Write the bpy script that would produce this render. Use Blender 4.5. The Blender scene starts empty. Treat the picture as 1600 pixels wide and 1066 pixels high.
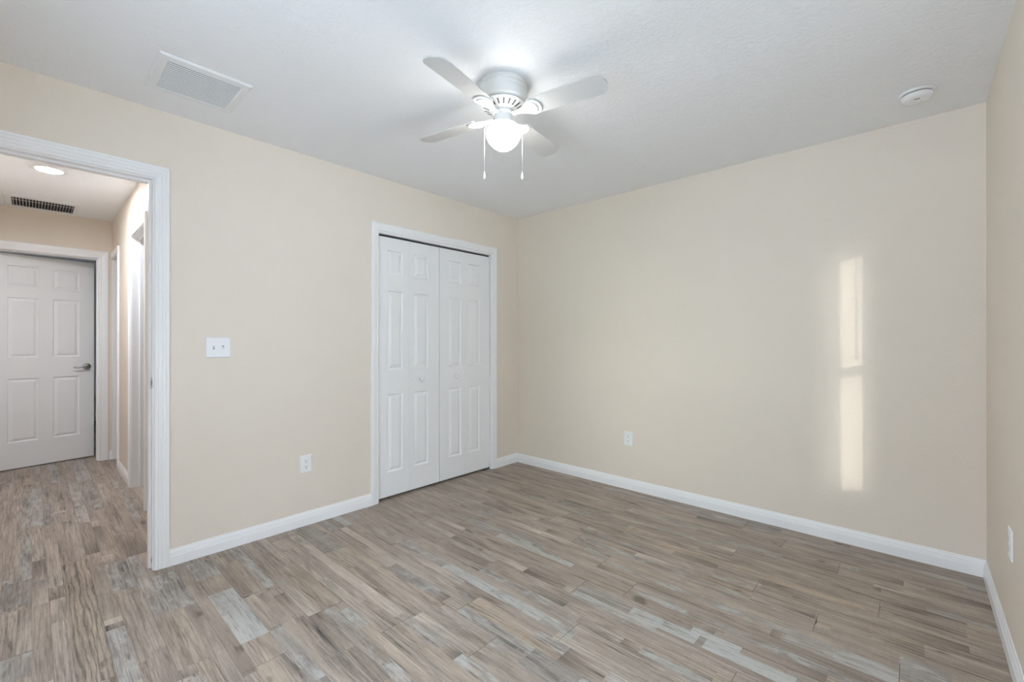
import bpy, bmesh, math, random
from mathutils import Vector, Matrix

scene = bpy.context.scene
COL = scene.collection
R = math.radians

# ------------------------------------------------------------------ camera
cam_d = bpy.data.cameras.new('camera')
cam = bpy.data.objects.new('camera', cam_d)
COL.objects.link(cam)
cam_d.sensor_fit = 'HORIZONTAL'
cam_d.sensor_width = 36.0
cam_d.lens = 36.0 * 688.4 / 1600.0
cam_d.clip_start = 0.02
cam_d.clip_end = 200
cam.location = (2.9658, -3.3093, 1.2093)
cam.rotation_euler = (R(90.0 + 0.073), R(-0.02), R(42.513))
scene.camera = cam

# ------------------------------------------------------------------ view + exposure
scene.view_settings.view_transform = 'Standard'
scene.view_settings.look = 'None'
scene.view_settings.gamma = 1.0
scene.view_settings.use_curve_mapping = False
scene.view_settings.exposure = 0.0
scene.cycles.use_denoising = True
scene.cycles.max_bounces = 14
scene.cycles.diffuse_bounces = 10
scene.cycles.glossy_bounces = 4
scene.cycles.transparent_max_bounces = 16
scene.cycles.sample_clamp_indirect = 6.0
scene.cycles.caustics_reflective = False
scene.cycles.caustics_refractive = False

# ------------------------------------------------------------------ sky: soft overcast dome, brighter haze towards the low sun
SUN = Vector((0.3616, -1.0, 0.0741)).normalized()      # direction towards the sun
SKY = 3.3
SKY_BASE, SKY_HAZE, SKY_AUREOLE, GROUND = 4.0*SKY, 0.3*SKY, 2.0*SKY, 1.2*SKY
world = bpy.data.worlds.new('daylight')
scene.world = world
world.use_nodes = True
nt = world.node_tree
nt.nodes.clear()
def wn(t, **k):
    n = nt.nodes.new(t)
    for a, b in k.items():
        setattr(n, a, b)
    return n
tc = wn('ShaderNodeTexCoord')
nrm = wn('ShaderNodeVectorMath', operation='NORMALIZE')
nt.links.new(tc.outputs['Generated'], nrm.inputs[0])
dot = wn('ShaderNodeVectorMath', operation='DOT_PRODUCT')
nt.links.new(nrm.outputs[0], dot.inputs[0])
dot.inputs[1].default_value = SUN
mx = wn('ShaderNodeMath', operation='MAXIMUM'); mx.inputs[1].default_value = 0.0
nt.links.new(dot.outputs['Value'], mx.inputs[0])
def lobe(power, amp):
    p = wn('ShaderNodeMath', operation='POWER'); p.inputs[1].default_value = power
    nt.links.new(mx.outputs[0], p.inputs[0])
    m = wn('ShaderNodeMath', operation='MULTIPLY'); m.inputs[1].default_value = amp
    nt.links.new(p.outputs[0], m.inputs[0])
    return m
a, b = lobe(6, SKY_HAZE), lobe(60, SKY_AUREOLE)
ad = wn('ShaderNodeMath', operation='ADD')
nt.links.new(a.outputs[0], ad.inputs[0]); nt.links.new(b.outputs[0], ad.inputs[1])
sep = wn('ShaderNodeSeparateXYZ'); nt.links.new(nrm.outputs[0], sep.inputs[0])
grad = wn('ShaderNodeMapRange'); grad.inputs[1].default_value = 0.0; grad.inputs[2].default_value = 1.0   # overcast: zenith brighter than horizon
grad.inputs[3].default_value = 0.28*SKY_BASE; grad.inputs[4].default_value = 1.4*SKY_BASE
nt.links.new(sep.outputs['Z'], grad.inputs[0])
ad2 = wn('ShaderNodeMath', operation='ADD')
nt.links.new(ad.outputs[0], ad2.inputs[0]); nt.links.new(grad.outputs[0], ad2.inputs[1])
up = wn('ShaderNodeMapRange'); up.inputs[1].default_value = -0.02; up.inputs[2].default_value = 0.03
nt.links.new(sep.outputs['Z'], up.inputs[0])
mixs = wn('ShaderNodeMix', data_type='FLOAT')
nt.links.new(up.outputs[0], mixs.inputs['Factor'])
mixs.inputs[2].default_value = GROUND
nt.links.new(ad2.outputs[0], mixs.inputs[3])
bg = wn('ShaderNodeBackground'); bg.inputs['Color'].default_value = (0.79, 0.90, 1.09, 1)
nt.links.new(mixs.outputs[0], bg.inputs['Strength'])
wo = wn('ShaderNodeOutputWorld'); nt.links.new(bg.outputs[0], wo.inputs[0])

# ------------------------------------------------------------------ sun
SUN_W, HAZE_W, GLOW_W = 1.6, 1.4, 3.0
sd = bpy.data.lights.new('sun', 'SUN'); sd.energy = SUN_W; sd.angle = R(0.53); sd.color = (1.0, 0.95, 0.86)
so = bpy.data.objects.new('sun', sd); COL.objects.link(so)
so.rotation_euler = SUN.to_track_quat('Z', 'Y').to_euler()
so.location = (8, -12, 4)
def haze(name, w, ang, dx, dz):                              # bright hazy sky round the low sun
    l = bpy.data.lights.new(name, 'SUN'); l.energy = w; l.angle = R(ang); l.color = (1.0, 0.98, 0.95)
    o = bpy.data.objects.new(name, l); COL.objects.link(o); o.location = (9, -12, 4 + dz)
    o.rotation_euler = Vector((SUN.x + dx, SUN.y, SUN.z + dz)).to_track_quat('Z', 'Y').to_euler()
haze('sun_haze', HAZE_W, 18, -0.16, 0.03)
haze('sun_glow', GLOW_W, 8, 0.0, 0.0)

GLOBE_W, DOWNLIGHT_W = 27.0, 500.0        # emission strengths of the fan globe and the hall downlight

# window openings: (wall, u0, u1, z0, z1)
WIN1 = (-2.215, -1.38, 0.42, 1.89)        # in the right wall, along y
WIN2 = (1.40, 3.16, 0.45, 2.12)          # in the front wall behind the camera, along x
def portal(name, loc, rot, sx, sy):
    l = bpy.data.lights.new(name, 'AREA'); l.shape = 'RECTANGLE'; l.size = sx; l.size_y = sy
    l.cycles.is_portal = True
    o = bpy.data.objects.new(name, l); COL.objects.link(o); o.location = loc; o.rotation_euler = rot
portal('window_portal', (3.40, (WIN1[0]+WIN1[1])/2, (WIN1[2]+WIN1[3])/2), (0, R(90), 0), WIN1[3]-WIN1[2]+.1, WIN1[1]-WIN1[0]+.1)
portal('window_portal_front', ((WIN2[0]+WIN2[1])/2, -4.02, (WIN2[2]+WIN2[3])/2), (R(90), 0, 0), WIN2[1]-WIN2[0]+.1, WIN2[3]-WIN2[2]+.1)

# ------------------------------------------------------------------ helpers
def link(name, bm, mat, parent=None, smooth=False, loc=None, mats=None):
    me = bpy.data.meshes.new(name)
    bmesh.ops.recalc_face_normals(bm, faces=bm.faces)
    bm.to_mesh(me); bm.free()
    if smooth:
        me.polygons.foreach_set('use_smooth', [True] * len(me.polygons))
    o = bpy.data.objects.new(name, me)
    COL.objects.link(o)
    for m in (mats or [mat]):
        me.materials.append(m)
    if parent: o.parent = parent
    if loc: o.location = loc
    return o

def smooth_angle(o, deg=35):
    me = o.data
    bm = bmesh.new(); bm.from_mesh(me)
    for f in bm.faces: f.smooth = True
    for e in bm.edges:
        if len(e.link_faces) == 2 and e.calc_face_angle(0) > R(deg): e.smooth = False
    bm.to_mesh(me); bm.free()
    return o

def empty(name, loc, rz=0.0):
    o = bpy.data.objects.new(name, None)
    o.empty_display_size = 0.1
    COL.objects.link(o); o.location = loc; o.rotation_euler = (0, 0, rz)
    return o

def tag(o, label=None, cat=None, kind=None, group=None):
    if label: o['label'] = label
    if cat: o['category'] = cat
    if kind: o['kind'] = kind
    if group: o['group'] = group
    return o

def box(bm, x0, x1, y0, y1, z0, z1, mi=0):
    v = [bm.verts.new(p) for p in ((x0,y0,z0),(x1,y0,z0),(x1,y1,z0),(x0,y1,z0),(x0,y0,z1),(x1,y0,z1),(x1,y1,z1),(x0,y1,z1))]
    fs = []
    for q in ((0,3,2,1),(4,5,6,7),(0,1,5,4),(1,2,6,5),(2,3,7,6),(3,0,4,7)):
        f = bm.faces.new([v[i] for i in q]); f.material_index = mi; fs.append(f)
    return v

def bevel_all(bm, w, seg=2):
    bmesh.ops.bevel(bm, geom=list(bm.edges), offset=w, segments=seg, profile=0.5, affect='EDGES')

def lathe(bm, prof, seg=48, c=(0,0), cap0=True, cap1=True, mi=0):
    rings = []
    for r, z in prof:
        if r < 1e-6:
            rings.append([bm.verts.new((c[0], c[1], z))])
        else:
            rings.append([bm.verts.new((c[0]+r*math.cos(2*math.pi*i/seg), c[1]+r*math.sin(2*math.pi*i/seg), z)) for i in range(seg)])
    for a, b in zip(rings, rings[1:]):
        for i in range(seg):
            j = (i+1) % seg
            if len(a) == 1 and len(b) == 1: continue
            if len(a) == 1: f = bm.faces.new((a[0], b[i], b[j]))
            elif len(b) == 1: f = bm.faces.new((a[i], b[0], a[j]))
            else: f = bm.faces.new((a[i], b[i], b[j], a[j]))
            f.material_index = mi
    if cap0 and len(rings[0]) > 1: bm.faces.new(rings[0])
    if cap1 and len(rings[-1]) > 1: bm.faces.new(rings[-1])

def tube(bm, pts, r, seg=10, caps=True):
    pts = [Vector(p) for p in pts]
    rs = r if isinstance(r, (list, tuple)) else [r]*len(pts)
    prev = None; rings = []
    for i, p in enumerate(pts):
        d = (pts[min(i+1, len(pts)-1)] - pts[max(i-1, 0)]).normalized()
        u = d.cross(Vector((0,0,1))) if prev is None else prev - d*prev.dot(d)
        if u.length < 1e-4: u = d.cross(Vector((0,1,0)))
        u.normalize(); prev = u; w = d.cross(u)
        rings.append([bm.verts.new(p + rs[i]*(math.cos(2*math.pi*k/seg)*u + math.sin(2*math.pi*k/seg)*w)) for k in range(seg)])
    for a, b in zip(rings, rings[1:]):
        for k in range(seg):
            bm.faces.new((a[k], a[(k+1)%seg], b[(k+1)%seg], b[k]))
    if caps:
        bm.faces.new(rings[0]); bm.faces.new(rings[-1])

def extrude_poly(bm, pts, z0, z1, xf=lambda p: p):
    a = [bm.verts.new(xf((x, y, z0))) for x, y in pts]
    b = [bm.verts.new(xf((x, y, z1))) for x, y in pts]
    bm.faces.new(a); bm.faces.new(b)
    n = len(pts)
    for i in range(n):
        bm.faces.new((a[i], a[(i+1)%n], b[(i+1)%n], b[i]))

def sweep(bm, frames, closed_profile=True):
    """frames: list of lists of points (same count); lofted, both ends capped."""
    rows = [[bm.verts.new(p) for p in f] for f in frames]
    n = len(rows[0])
    for a, b in zip(rows, rows[1:]):
        for i in range(n):
            bm.faces.new((a[i], a[(i+1)%n], b[(i+1)%n], b[i]))
    bm.faces.new(rows[0]); bm.faces.new(rows[-1])

# ------------------------------------------------------------------ materials
def mat(name, color, rough=0.5, spec=0.5, metal=0.0, bump=None, emit=None, estr=0.0, mottle=0.0):
    m = bpy.data.materials.new(name); m.use_nodes = True
    n = m.node_tree; p = n.nodes['Principled BSDF']
    p.inputs['Base Color'].default_value = (*color, 1)
    p.inputs['Roughness'].default_value = rough
    p.inputs['Specular IOR Level'].default_value = spec
    p.inputs['Metallic'].default_value = metal
    if emit:
        p.inputs['Emission Color'].default_value = (*emit, 1); p.inputs['Emission Strength'].default_value = estr
    if bump or mottle:
        t = n.nodes.new('ShaderNodeTexCoord')
    if bump:
        scale, dist, strength, kind = bump
        if kind == 'peel':
            z = n.nodes.new('ShaderNodeTexNoise'); z.inputs['Scale'].default_value = scale; z.inputs['Detail'].default_value = 3.0
            z.inputs['Roughness'].default_value = 0.55
            out = z.outputs['Fac']
        else:                                   # knockdown splatter: flattened blobs
            z = n.nodes.new('ShaderNodeTexNoise'); z.inputs['Scale'].default_value = scale; z.inputs['Detail'].default_value = 5.0
            z.inputs['Roughness'].default_value = 0.6; z.inputs['Distortion'].default_value = 0.6
            rmp = n.nodes.new('ShaderNodeMapRange'); rmp.inputs[1].default_value = 0.42; rmp.inputs[2].default_value = 0.6
            n.links.new(z.outputs['Fac'], rmp.inputs[0]); out = rmp.outputs[0]
        n.links.new(t.outputs['Object'], z.inputs['Vector'])
        b = n.nodes.new('ShaderNodeBump'); b.inputs['Strength'].default_value = strength; b.inputs['Distance'].default_value = dist
        n.links.new(out, b.inputs['Height']); n.links.new(b.outputs[0], p.inputs['Normal'])
    if mottle:
        q = n.nodes.new('ShaderNodeTexNoise'); q.inputs['Scale'].default_value = 6.0; q.inputs['Detail'].default_value = 4.0
        n.links.new(t.outputs['Object'], q.inputs['Vector'])
        mr = n.nodes.new('ShaderNodeMapRange'); mr.inputs[3].default_value = 1 - mottle; mr.inputs[4].default_value = 1 + mottle
        n.links.new(q.outputs['Fac'], mr.inputs[0])
        mu = n.nodes.new('ShaderNodeVectorMath'); mu.operation = 'SCALE'; mu.inputs[0].default_value = color
        n.links.new(mr.outputs[0], mu.inputs['Scale']); n.links.new(mu.outputs[0], p.inputs['Base Color'])
    return m

M_WALL = mat('cream_wall_paint', (0.765, 0.689, 0.597), 0.62, 0.3, bump=(95, 0.004, 0.32, 'peel'), mottle=0.012)
M_CEIL = mat('white_ceiling_paint', (0.875, 0.885, 0.90), 0.8, 0.2, bump=(46, 0.004, 0.30, 'knock'), mottle=0.01)
M_TRIM = mat('white_trim_paint', (0.88, 0.88, 0.885), 0.32, 0.5, mottle=0.006)
M_DOOR = mat('white_door_paint', (0.865, 0.87, 0.87), 0.42, 0.45, bump=(160, 0.0006, 0.15, 'peel'))
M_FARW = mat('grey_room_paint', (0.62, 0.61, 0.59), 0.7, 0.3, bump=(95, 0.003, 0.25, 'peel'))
M_PLAST = mat('white_plastic', (0.84, 0.84, 0.84), 0.3, 0.5, mottle=0.004)
M_FAN = mat('white_fan_enamel', (0.74, 0.74, 0.73), 0.35, 0.5, mottle=0.004)
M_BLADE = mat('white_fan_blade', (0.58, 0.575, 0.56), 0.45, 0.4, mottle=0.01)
M_VENT = mat('white_vent_enamel', (0.82, 0.83, 0.83), 0.4, 0.45, mottle=0.004)
M_DARK = mat('dark_void', (0.03, 0.03, 0.032), 0.8, 0.2, mottle=0.1)
M_SLOT = mat('dark_slot', (0.12, 0.115, 0.11), 0.7, 0.2, mottle=0.1)
M_NICKEL = mat('satin_nickel', (0.46, 0.45, 0.43), 0.32, 0.5, 1.0, mottle=0.03)
M_STEEL = mat('grey_steel', (0.50, 0.50, 0.50), 0.4, 0.5, 1.0, mottle=0.03)
M_GLOBE = mat('lit_opal_glass', (0.95, 0.95, 0.93), 0.2, 0.5, emit=(1.0, 0.985, 0.955), estr=GLOBE_W, mottle=0.002)
M_LENS = mat('lit_downlight_lens', (0.95, 0.94, 0.9), 0.4, 0.5, emit=(0.94, 1.01, 1.13), estr=DOWNLIGHT_W, mottle=0.002)
M_BLIND = mat('white_blind_slat', (0.80, 0.79, 0.76), 0.5, 0.4, mottle=0.01)
M_SILL = mat('white_window_vinyl', (0.82, 0.82, 0.81), 0.4, 0.5, mottle=0.006)
M_GROUND = mat('concrete_patio', (0.70, 0.735, 0.77), 0.9, 0.1, mottle=0.1)
M_BLOCKER = mat('blocker_green', (0.10, 0.15, 0.06), 0.9, 0.1, mottle=0.4)  # colour of the unseen block added against the low sun
M_CAULK = mat('bare_wood_chip', (0.50, 0.36, 0.25), 0.7, 0.2, mottle=0.1)

def glass_mat():
    m = bpy.data.materials.new('window_glass'); m.use_nodes = True
    n = m.node_tree; n.nodes.clear()
    o = n.nodes.new('ShaderNodeOutputMaterial'); mi = n.nodes.new('ShaderNodeMixShader')
    t = n.nodes.new('ShaderNodeBsdfTransparent'); t.inputs[0].default_value = (0.93, 0.95, 0.94, 1)
    g = n.nodes.new('ShaderNodeBsdfGlossy'); g.inputs['Roughness'].default_value = 0.02
    f = n.nodes.new('ShaderNodeFresnel'); f.inputs[0].default_value = 1.45
    ge = n.nodes.new('ShaderNodeNewGeometry'); mm = n.nodes.new('ShaderNodeMath'); mm.operation = 'MULTIPLY'; iv = n.nodes.new('ShaderNodeMath'); iv.operation = 'SUBTRACT'; iv.inputs[0].default_value = 1.0
    n.links.new(ge.outputs['Backfacing'], iv.inputs[1]); n.links.new(iv.outputs[0], mm.inputs[0]); n.links.new(f.outputs[0], mm.inputs[1])
    n.links.new(mm.outputs[0], mi.inputs[0]); n.links.new(t.outputs[0], mi.inputs[1]); n.links.new(g.outputs[0], mi.inputs[2])
    n.links.new(mi.outputs[0], o.inputs[0])
    return m
M_GLASS = glass_mat()

def floor_mat():
    """vinyl plank print: each strip carries its own tone (corner colour), wear and seed; grain, streaks, knots and chipped whitewash are noise."""
    m = bpy.data.materials.new('weathered_vinyl_plank'); m.use_nodes = True
    n = m.node_tree; p = n.nodes['Principled BSDF']; L = n.links.new
    def N(t, **k):
        x = n.nodes.new(t)
        for a, b in k.items(): setattr(x, a, b)
        return x
    tone = N('ShaderNodeAttribute', attribute_name='tone')
    aux = N('ShaderNodeAttribute', attribute_name='aux')          # r seed, g wear, b grain strength
    sx = N('ShaderNodeSeparateColor'); L(aux.outputs['Color'], sx.inputs[0])
    tc = N('ShaderNodeTexCoord')
    off = N('ShaderNodeVectorMath', operation='SCALE'); off.inputs[0].default_value = (37.0, 91.0, 53.0)
    L(sx.outputs[0], off.inputs['Scale'])
    add = N('ShaderNodeVectorMath', operation='ADD'); L(tc.outputs['Object'], add.inputs[0]); L(off.outputs[0], add.inputs[1])
    def noise(sc, scale, detail, rough, dist=0.0):
        mp = N('ShaderNodeMapping'); mp.inputs['Scale'].default_value = sc; L(add.outputs[0], mp.inputs[0])
        z = N('ShaderNodeTexNoise'); z.inputs['Scale'].default_value = scale; z.inputs['Detail'].default_value = detail
        z.inputs['Roughness'].default_value = rough; z.inputs['Distortion'].default_value = dist
        L(mp.outputs[0], z.inputs['Vector']); return z.outputs['Fac']
    def rng(v, a, b, c, d, clamp=True):
        r = N('ShaderNodeMapRange', clamp=clamp)
        for i, q in enumerate((a, b, c, d)): r.inputs[i+1].default_value = q
        L(v, r.inputs[0]); return r.outputs[0]
    def math_(op, a, b):
        x = N('ShaderNodeMath', operation=op)
        for i, q in enumerate((a, b)):
            if isinstance(q, (int, float)): x.inputs[i].default_value = q
            else: L(q, x.inputs[i])
        return x.outputs[0]
    def mixc(fac, a, b, bt='MIX'):
        x = N('ShaderNodeMix', data_type='RGBA', blend_type=bt)
        if isinstance(fac, (int, float)): x.inputs['Factor'].default_value = fac
        else: L(fac, x.inputs['Factor'])
        for q, s in ((a, 6), (b, 7)):
            if isinstance(q, tuple): x.inputs[s].default_value = (*q, 1)
            else: L(q, x.inputs[s])
        return x.outputs[2]
    g1 = noise((3.0, 85.0, 1), 2.0, 7.0, 0.70, 0.35)             # fine lengthwise grain
    g2 = noise((1.2, 14.0, 1), 1.6, 4.0, 0.6, 0.8)               # broad streaks
    blot = noise((2.2, 6.0, 1), 1.5, 3.0, 0.55, 0.3)             # slow drift along the board
    chip = noise((3.0, 9.0, 1), 2.4, 8.0, 0.68, 0.5)             # chipped whitewash
    spk = noise((9.0, 30.0, 1), 5.0, 5.0, 0.7, 0.2)              # pores
    knot = noise((2.6, 7.0, 1), 2.0, 2.0, 0.5, 0.2)
    cross = noise((60.0, 3.0, 1), 2.0, 2.0, 0.5, 0.0)            # saw marks across the board
    gm = rng(noise((1.0, 5.0, 1), 1.3, 2.0, 0.5), 0.38, 0.62, 0.25, 1.0)      # grain comes and goes along a board
    val = math_('ADD', math_('ADD', 1.0, math_('MULTIPLY', rng(g1, 0.3, 0.7, -0.34, 0.28), gm)), rng(g2, 0.3, 0.7, -0.24, 0.18))
    hair = noise((7.0, 190.0, 1), 2.0, 3.0, 0.6, 0.1)                           # hairlines, seen close up
    val = math_('ADD', val, rng(hair, 0.32, 0.68, -0.12, 0.10))
    smear = noise((1.6, 20.0, 1), 1.1, 5.0, 0.65, 0.6)                       # long dark weathering smears
    val = math_('SUBTRACT', val, rng(smear, 0.55, 0.70, 0.0, 0.42))
    val = math_('ADD', val, rng(blot, 0.3, 0.7, -0.13, 0.13))
    val = math_('ADD', val, rng(cross, 0.35, 0.65, -0.025, 0.025))
    mpw = N('ShaderNodeMapping'); mpw.inputs['Scale'].default_value = (0.9, 5.5, 1); L(add.outputs[0], mpw.inputs[0])
    wv = N('ShaderNodeTexWave', wave_type='BANDS', bands_direction='Y'); wv.inputs['Scale'].default_value = 3.2
    for q, d in (('Distortion', 9.0), ('Detail', 3.0), ('Detail Scale', 1.3), ('Detail Roughness', 0.5)): wv.inputs[q].default_value = d
    L(mpw.outputs[0], wv.inputs['Vector'])
    val = math_('SUBTRACT', val, math_('MULTIPLY', rng(wv.outputs['Fac'], 0.0, 0.5, 0.42, 0.0), sx.outputs[2]))
    vv = N('ShaderNodeVectorMath', operation='SCALE'); L(tone.outputs['Color'], vv.inputs[0]); L(val, vv.inputs['Scale'])
    c = vv.outputs[0]
    # worn whitewash with a bluish cast
    wear = math_('ADD', chip, math_('MULTIPLY', sx.outputs[1], 0.31))
    wmask = rng(wear, 0.64, 0.84, 0.0, 0.85)
    c = mixc(wmask, c, (0.47, 0.46, 0.44))
    # dark grit lines inside worn boards
    dm = math_('MULTIPLY', rng(g1, 0.33, 0.46, 1.0, 0.0), rng(sx.outputs[1], 0.05, 0.9, 0.20, 0.85))
    c = mixc(dm, c, (0.105, 0.088, 0.072))
    dk = math_('MULTIPLY', rng(spk, 0.60, 0.70, 0.0, 0.65), rng(chip, 0.40, 0.6, 0.3, 0.9))
    c = mixc(dk, c, (0.13, 0.105, 0.085))
    kn = rng(knot, 0.70, 0.76, 0.0, 0.75)
    c = mixc(kn, c, (0.10, 0.078, 0.06))
    L(c, p.inputs['Base Color'])
    L(rng(g1, 0.3, 0.7, 0.50, 0.38), p.inputs['Roughness'])
    p.inputs['Specular IOR Level'].default_value = 0.35
    b = N('ShaderNodeBump'); b.inputs['Strength'].default_value = 0.12; b.inputs['Distance'].default_value = 0.001
    L(g1, b.inputs['Height']); L(b.outputs[0], p.inputs['Normal'])
    return m
M_FLOOR = floor_mat()

# ------------------------------------------------------------------ room measures (metres)
W, H = 3.2322, 2.44                 # bedroom width, ceiling height
YF = -3.80                          # inner face of the front wall (behind the camera)
XE, YH, YL = -3.132, -2.750, -3.70  # hall: end wall, right wall, left wall
TW = 0.12                           # partition thickness
DO = (-3.69, -2.878, 2.066)         # bedroom doorway in the left wall: y0, y1, top
CL = (-1.553, -0.366, 2.040)        # closet opening
HE = (-3.575, -2.853, 2.046)        # hall end doorway (along y)
OB = (-1.80, -1.14, 2.066)          # doorway in the hall right wall near the bedroom (along x)
OA = (-3.10, -2.62, 2.050)          # doorway in the hall right wall by the end wall

# ------------------------------------------------------------------ floor
TONES = {'M': (0.272, 0.219, 0.176), 'T': (0.282, 0.220, 0.170), 'O': (0.300, 0.226, 0.166), 'L': (0.390, 0.326, 0.268), 'D': (0.142, 0.109, 0.085),
         'S': (0.245, 0.215, 0.187), 'G': (0.225, 0.193, 0.166), 'B': (0.315, 0.292, 0.265), 'b': (0.280, 0.248, 0.216), 'Y': (0.300, 0.232, 0.174)}
WEAR = {'M': .12, 'T': .05, 'O': .02, 'L': .12, 'D': .02, 'S': .55, 'G': .36, 'B': .95, 'b': .66, 'Y': 0.0}
FEATURES = [('B',1.14,1.72,-1.798,0.055,1), ('B',1.12,1.38,-1.804,0.03,0), ('D',0.91,1.34,-2.02,0.035,1), ('S',0.92,1.27,-1.996,0.03,0), ('S',1.28,1.67,-2.202,0.05,1), ('D',1.58,1.68,-2.198,0.05,1), ('L',1.34,1.68,-2.143,0.06,0), ('b',1.67,1.89,-2.189,0.05,2), ('D',1.3,1.57,-2.466,0.03,1), ('L',0.6,0.88,-1.999,0.03,1), ('S',1.45,1.88,-1.985,0.03,0), ('M',1.37,1.7,-2.03,0.05,0), ('b',1.49,1.64,-2.394,0.06,2), ('G',1.7,1.93,-2.04,0.07,2), ('b',1.06,1.24,-2.336,0.05,2), ('B',0.49,0.98,-2.702,0.095,0), ('b',0.71,1,-2.764,0.095,0), ('D',0.1,0.61,-2.617,0.045,0), ('L',0.63,0.96,-2.6,0.05,0), ('L',0.56,1,-2.455,0.035,0), ('D',1,1.32,-2.451,0.04,2), ('S',0.98,1.39,-2.614,0.05,0), ('D',0.57,1.18,-2.781,0.04,1), ('L',0.78,1.05,-2.939,0.03,0), ('D',0.77,1.03,-2.962,0.09,0), ('D',0.42,0.74,-2.296,0.05,0), ('T',0.2,0.64,-2.56,0.09,0), ('M',0.65,0.97,-2.538,0.05,0), ('D',0.72,0.94,-2.513,0.03,2), ('S',0.08,0.51,-2.847,0.07,0), ('S',0.06,0.3,-2.678,0.08,0), ('T',0.5,0.97,-2.882,0.09,0), ('L',0.29,0.74,-2.299,0.03,0), ('T',0.46,0.98,-2.378,0.08,0), ('L',-0.01,0.41,-3.354,0.06,0), ('S',0.42,0.6,-3.356,0.09,0), ('Y',-0.43,0.83,-3.153,0.11,0), ('D',0.43,0.85,-3.088,0.025,0), ('L',-0.52,-0.14,-3.242,0.035,0), ('D',-0.38,-0.01,-3.226,0.05,0), ('G',-0.66,-0.04,-3.372,0.1,0), ('G',-0.56,-0.24,-3.286,0.06,0), ('M',0,0.69,-3.28,0.09,0), ('L',0.24,0.76,-3.206,0.06,0), ('b',0.48,0.92,-3.072,0.095,0), ('S',-0.27,0.12,-3.003,0.08,0), ('M',-0.32,0.38,-3.066,0.05,0), ('L',-1.83,-1.49,-3.194,0.035,0), ('M',-2.36,-1.54,-3.133,0.09,0), ('G',-2.3,-1.68,-3.014,0.08,0), ('T',-1.37,-0.93,-2.958,0.09,0), ('T',-0.95,-0.41,-2.97,0.1,0), ('D',-0.98,-0.49,-3.047,0.09,0), ('M',-1.41,-0.74,-2.875,0.09,0), ('D',-0.7,-0.29,-2.872,0.1,0), ('S',-2.39,-1.27,-3.304,0.1,0), ('G',-1.81,-1.24,-3.235,0.05,0), ('L',-1.22,-0.61,-3.279,0.05,0), ('S',-1.14,-0.36,-3.34,0.08,0), ('L',-0.96,-0.16,-3.234,0.04,0), ('D',-0.6,-0.3,-3.287,0.06,0), ('M',-2.13,-0.42,-3.411,0.1,0), ('b',-3.3,-2.34,-2.998,0.095,0), ('T',0.39,1.03,-0.716,0.05,2), ('O',1.16,1.6,-0.758,0.06,1), ('D',0.41,0.97,-0.834,0.035,2), ('L',0.8,1.07,-0.963,0.03,1), ('L',0.83,1.23,-1.132,0.035,1), ('D',1.22,1.42,-1.102,0.035,2), ('B',1.04,1.6,-1.337,0.05,1), ('D',0.85,1.12,-1.534,0.05,2), ('L',0.51,0.82,-1.442,0.05,1), ('L',1.14,1.39,-0.895,0.06,2), ('L',1.22,1.54,-1.142,0.03,2), ('S',0.72,1.35,-1.301,0.06,0), ('D',0.58,0.85,-0.634,0.025,0), ('L',1.06,1.31,-1.006,0.03,2), ('D',0.57,0.87,-1.006,0.03,2), ('B',1.09,1.43,-1.802,0.06,1), ('D',0.84,1.25,-1.67,0.03,1), ('T',1.14,1.97,-0.308,0.06,1), ('D',1.85,2.14,-0.194,0.03,0), ('T',1.92,2.37,-0.328,0.06,0), ('b',1.43,1.93,-0.416,0.05,1), ('b',1.55,2.09,-0.576,0.05,1), ('L',1.79,2.15,-0.986,0.05,2), ('L',2.03,2.18,-0.799,0.03,1), ('D',1.94,2.19,-0.826,0.025,0), ('G',2.13,2.33,-0.078,0.05,0), ('S',2.08,2.41,-0.452,0.07,0), ('O',1.58,2.03,-0.684,0.06,2), ('M',2.18,2.4,-0.854,0.09,0), ('b',1.75,2.16,-1.535,0.06,0), ('B',2.02,2.31,-1.512,0.05,1), ('L',1.88,2.09,-1.708,0.04,1), ('D',2.09,2.17,-1.692,0.045,2), ('S',2.17,2.38,-1.703,0.05,0), ('G',1.86,2.08,-2.009,0.08,0), ('D',1.96,2.14,-1.925,0.045,2), ('L',1.87,2.22,-1.865,0.035,0), ('T',1.78,2.43,-1.648,0.06,1), ('B',1.66,1.77,-1.799,0.05,2), ('D',1.44,1.69,-1.539,0.03,2), ('b',1.76,1.93,-1.778,0.06,0), ('D',2.52,2.56,-1.23,0.045,0), ('b',2.57,2.78,-1.253,0.05,2), ('D',2.38,2.73,-1.372,0.05,1), ('B',2.27,2.46,-1.438,0.045,0), ('B',2.34,2.65,-1.49,0.045,0), ('D',2.29,2.35,-1.396,0.02,1), ('T',2.46,2.61,-1.422,0.05,2), ('D',2.39,2.69,-0.8,0.04,2), ('M',2.39,2.64,-0.978,0.1,0), ('O',2.65,2.79,-1.028,0.07,0), ('D',2.88,3.12,-0.829,0.045,1), ('D',2.6,2.68,-0.07,0.03,1), ('D',2.74,2.92,-0.338,0.03,1), ('L',2.81,3.22,-0.476,0.05,2), ('D',2.8,2.84,-0.53,0.04,1), ('L',2.99,3.22,-0.937,0.05,2), ('T',2.7,2.99,-1.024,0.06,0), ('D',2.83,2.99,-0.968,0.035,1), ('b',2.73,2.92,-1.226,0.09,0), ('M',2.85,3.12,-0.68,0.07,0), ('O',2.79,3.15,-0.21,0.06,2), ('D',3,3.22,-0.384,0.05,1), ('S',2.92,3.06,-1.107,0.07,0)]
PITCH, B0 = 0.1535, -0.029
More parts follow.
